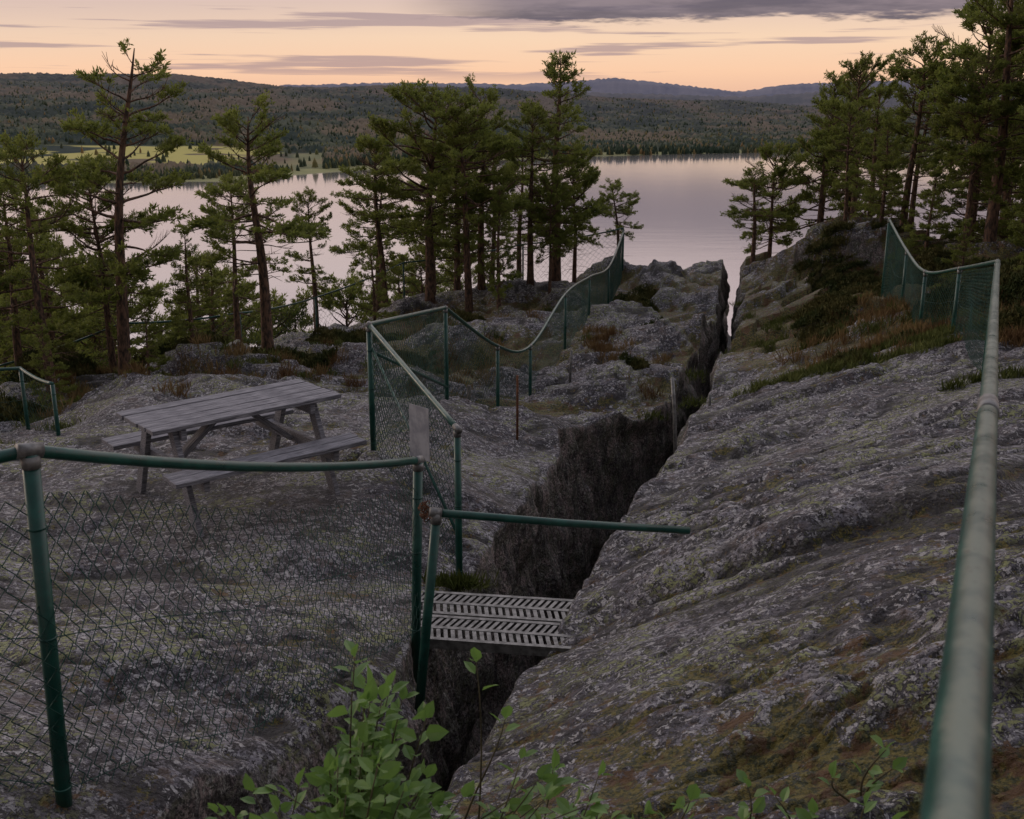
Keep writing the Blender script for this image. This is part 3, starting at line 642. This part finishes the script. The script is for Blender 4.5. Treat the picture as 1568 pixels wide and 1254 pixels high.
e = fence(P3, path, pr=.021, railmat=M_RAILG, posts=(0, 2, 3, 4, 5, 6), pitch=.040, rad=.0024, top_off=.03)
sm = MB(); sm.tube([(1.1 - .035, 2.4 - .08, -.679), (1.1 + .035, 2.4 + .08, -.70)], .024, 12); obj('rail_sleeve', sm.mesh('rail_sleeve', [M_GALV]), e)
P4 = [(-9, 12.9, -3.1), (-7.1, 12.6, -3.1), (-5.9, 12.6, -3.12), (-5.1, 11.6, -3.2)]
P4 = [(x, y, max(z, gz(x, y) + .6)) for x, y, z in P4]
fence(P4, linear(P4, 10, .03), pr=.02, railmat=M_POST, pitch=.06, rad=.002, sleeves=False)
P5 = [(-9.5, 19.2, -4.3), (-7.2, 19.6, -4.2), (-5.3, 20.7, -3.96), (-4.56, 24.8, -4.1), (-2.8, 27.8, -4.3), (.3, 29.5, -4.2), (2.89, 28.25, -3.36)]
P5 = [(x, y, gz(x, y) + 1.05) for x, y, z in P5]
fence(P5, linear(P5, 10, .05), pr=.02, railmat=M_POST, pitch=.08, rad=.0025, sleeves=False)

e = empty('broken_handrail')
m1 = MB(); m1.tube([(-.533, 5.34, -3.42), (-.406, 5.417, -2.16)], .027, 10); obj('leaning_post', m1.mesh('leaning_post', [M_POST]), e)
m1 = MB(); m1.tube([(-.43, 5.41, -2.135), (.3, 5.59, -2.27), (1.015, 5.766, -2.387)], .022, 12); obj('rail', m1.mesh('rail', [M_POST]), e)
m1 = MB(); m1.tube([(-.44, 5.405, -2.13), (-.38, 5.42, -2.142)], .026, 10); m1.tube([(-.410, 5.414, -2.20), (-.404, 5.417, -2.14)], .030, 10); obj('clamp', m1.mesh('clamp', [M_GALV]), e)
m1 = MB()
for k in range(14):
    a = k * 1.1; c = Vector((-.48 + .012 * math.cos(k), 5.5 + .01 * k, -2.12 - .011 * k)); pts = [c + Vector((math.cos(a + t) * .022, math.sin(a + t) * .018, math.sin(t * 2 + k) * .014)) for t in np.linspace(0, 5, 9)]; m1.tube(pts, .003, 5)
obj('rusty_chain', m1.mesh('rusty_chain', [M_RUST]), e)

e = empty('steel_footbridge', (-.64, 6.22, -3.13)); e.rotation_euler = (0, math.radians(-1.5), math.radians(-11))
for k in (0, 1):
    m = MB(); y0 = -.33 + k * .335; Lb = 1.25
    for yy in (.012, .155, .298): m.box((Lb / 2, y0 + yy, 0), (Lb, .030, .004))
    for j in range(int(Lb / .045)):
        for (ya, yb) in ((.025, .142), (.168, .285)):
            R = Matrix.Rotation(math.radians(16 if ya < .1 else -16), 3, 'Z')
            m.box((.02 + j * .045, y0 + (ya + yb) / 2, -.003), (.024, .119, .004), R)
    for yy in (0, .31): m.box((Lb / 2, y0 + yy, -.03), (Lb, .004, .062))
    for xx in (0.0, Lb): m.box((xx, y0 + .155, -.03), (.004, .306, .06))
    obj('grating_plank_%d' % (k + 1), m.mesh('grating', [M_GALV], False), e)

TZ = float(np.mean([gz(-2.26 + dx, 8.37 + dy) for dx in (-.5, 0, .5) for dy in (-.5, 0, .5)])) + .02
e = empty('picnic_table', (-2.26, 8.37, TZ)); e.rotation_euler = (0, 0, math.radians(40.5))
def plank(name, c, sz, R=None):
    m = MB(); m.box((0, 0, 0), sz); o = obj(name, m.mesh(name, [M_WOOD], False), e); o.location = c
    if R is not None: o.rotation_euler = R
    b = o.modifiers.new('b', 'BEVEL'); b.width = .005; b.segments = 2
TL = 1.62
for i in range(5): plank('top_plank_%d' % (i + 1), (random.uniform(-.012, .012), -.28 + i * .14, .735 + random.uniform(-.003, .003)), (TL, .13, .034), (0, 0, random.uniform(-.004, .004)))
for s in (-1, 1):
    for i in range(2): plank('bench_plank_%d' % (i + 1 + (s > 0) * 2), (random.uniform(-.008, .008), s * (.52 + i * .14), .43 + random.uniform(-.002, .002)), (TL, .13, .036))
for k, xx in enumerate((-.60, .60)):
    for s in (-1, 1):
        a = Vector((0, s * .22, .715)); b = Vector((0, s * .60, -.16)); d = b - a; ang = math.atan2(d.y, -d.z)
        plank('leg_%d' % (k * 2 + (s > 0) + 1), ((xx, (a.y + b.y) / 2, (a.z + b.z) / 2)), (.045, .095, d.length), (ang, 0, 0))
    ox = .046 if xx < 0 else -.046
    plank('bench_bearer_%d' % (k + 1), (xx + ox, 0, .363), (.045, 1.34, .095)); plank('top_bearer_%d' % (k + 1), (xx + ox, 0, .672), (.045, .66, .085))
    a = Vector((xx + (.09 if xx < 0 else -.09), 0, .36)); b = Vector((.10 if xx > 0 else -.10, 0, .695)); d = b - a
    plank('brace_%d' % (k + 1), ((a + b) / 2), (d.length, .09, .04), (0, -math.atan2(d.z, d.x), 0))

d = Vector((-.84, 1.74, 0)).normalized(); m = MB()
m.box((0, 0, 0), (.27, .004, .42)); me = m.mesh('sign', [M_SIGN], False); o = obj('sign_plate', me); o.location = (-.72, 8.02, -2.5); o.rotation_euler = (.03, .05, math.atan2(d.y, d.x) + .24)
o.modifiers.new('b', 'BEVEL').width = .0015
def stake(name, x, y, h, r, mat, lx=0, ly=0, n=8):
    m = MB(); g = gz(x, y); m.tube([(x, y, g - .25), (x + lx * .5, y + ly * .5, g + h * .5), (x + lx, y + ly, g + h)], [r, r, r * .95], n); obj(name, m.mesh(name, [mat], True))
stake('rusty_rod', .06, 11.7, .75, .014, M_RUST, 0, 0)
stake('metal_stake', 1.66, 10.35, .72, .02, M_GALV, -.06, .1)
stake('metal_stake', .9, 16.3, .55, .02, M_GALV, .02)
stake('metal_stake', 2.45, 12.9, .3, .02, M_GALV)
stake('wooden_stake', -.62, 14.6, .55, .03, M_WOOD2, .02)

# ------------------------------------------------------------------ world and light
w = bpy.data.worlds.new('World'); scene.world = w; w.use_nodes = True; nt = w.node_tree; nt.nodes.clear()
out = N(nt, 'ShaderNodeOutputWorld'); co = N(nt, 'ShaderNodeTexCoord').outputs['Generated']
s = N(nt, 'ShaderNodeSeparateXYZ'); nt.links.new(co, s.inputs[0]); X, Y, Zs = s.outputs
cr = N(nt, 'ShaderNodeValToRGB'); nt.links.new(mrange(nt, Zs, 0, 1, 0, 1, False), cr.inputs[0])
el = cr.color_ramp.elements; stops = [(0.0, (.86, .51, .36)), (.022, (1.0, .63, .42)), (.05, (.97, .69, .49)), (.085, (.74, .56, .50)), (.18, (.72, .60, .59)), (.35, (1.15, 1.02, 1.04)), (1, (.64, .65, .80))]
el[0].position = 0; el[0].color = (*stops[0][1], 1); el[1].position = 1; el[1].color = (*stops[-1][1], 1)
for p, c in stops[1:-1]: q = el.new(p); q.color = (*c, 1)
back = mrange(nt, Y, -.7, .6, .22, 1.0)
cc = N(nt, 'ShaderNodeCombineColor')
for i in range(3): nt.links.new(back, cc.inputs[i])
sky = mix(nt, 1.0, cr.outputs[0], cc.outputs[0], 'MULTIPLY')
sky = mix(nt, math_(nt, 'MULTIPLY', mrange(nt, X, .05, -.5), mrange(nt, math_(nt, 'ABSOLUTE', math_(nt, 'SUBTRACT', Zs, .1)), .0, .1, .55, .0)), sky, (.58, .43, .43))
cv = mapping(nt, co, (3.2, 3.2, 95)); n1 = noise(nt, cv, 1.0, 4, .6)
wisps = math_(nt, 'MULTIPLY', mrange(nt, n1, .54, .62), math_(nt, 'MULTIPLY', mrange(nt, Zs, .010, .026), mrange(nt, Zs, .3, .2)))
sky = mix(nt, math_(nt, 'MULTIPLY', wisps, .65), sky, (.31, .22, .28))
n2 = noise(nt, mapping(nt, co, (9, 9, 70), loc=(3, 1, 0)), 1.0, 5, .65)
bank = mrange(nt, math_(nt, 'ADD', Zs, math_(nt, 'MULTIPLY', math_(nt, 'SUBTRACT', n2, .5), .045)), .063, .069)
bank = math_(nt, 'MULTIPLY', bank, mrange(nt, X, -.12, .02)); bank = math_(nt, 'MULTIPLY', bank, mrange(nt, Zs, .11, .15, 1, 0))
sky = mix(nt, math_(nt, 'MULTIPLY', bank, .92), sky, mix(nt, mrange(nt, n2, .35, .65), (.24, .19, .23), (.10, .085, .13)))
b1 = N(nt, 'ShaderNodeBackground'); nt.links.new(sky, b1.inputs[0]); b1.inputs[1].default_value = .95
st_ = N(nt, 'ShaderNodeTexSky', sky_type='NISHITA'); st_.sun_disc = False; st_.sun_elevation = math.radians(9); st_.sun_rotation = math.radians(-62)
b2 = N(nt, 'ShaderNodeBackground'); nt.links.new(st_.outputs[0], b2.inputs[0]); b2.inputs[1].default_value = .006
ad = N(nt, 'ShaderNodeAddShader'); nt.links.new(b1.outputs[0], ad.inputs[0]); nt.links.new(b2.outputs[0], ad.inputs[1]); nt.links.new(ad.outputs[0], out.inputs[0])
ld = bpy.data.lights.new('sun', 'SUN'); ld.energy = .45; ld.angle = math.radians(12); ld.color = (1, .78, .6); lo = bpy.data.objects.new('sun', ld); COL.objects.link(lo)
az = math.radians(-62); e_ = math.radians(20); dv = Vector((math.sin(az) * math.cos(e_), math.cos(az) * math.cos(e_), math.sin(e_)))
lo.rotation_euler = dv.to_track_quat('Z', 'Y').to_euler(); lo.location = (0, 0, 20)

scene.view_settings.view_transform = 'Standard'; scene.view_settings.look = 'None'; scene.view_settings.exposure = 0
cam = bpy.data.cameras.new('camera'); cam.lens = 38; cam.sensor_width = 36; cam.clip_start = .05; cam.clip_end = 20000
cam.dof.use_dof = True; cam.dof.focus_distance = 9; cam.dof.aperture_fstop = 9
c = bpy.data.objects.new('camera', cam); COL.objects.link(c); c.rotation_euler = (math.radians(90 - 16.1), 0, 0); scene.camera = c
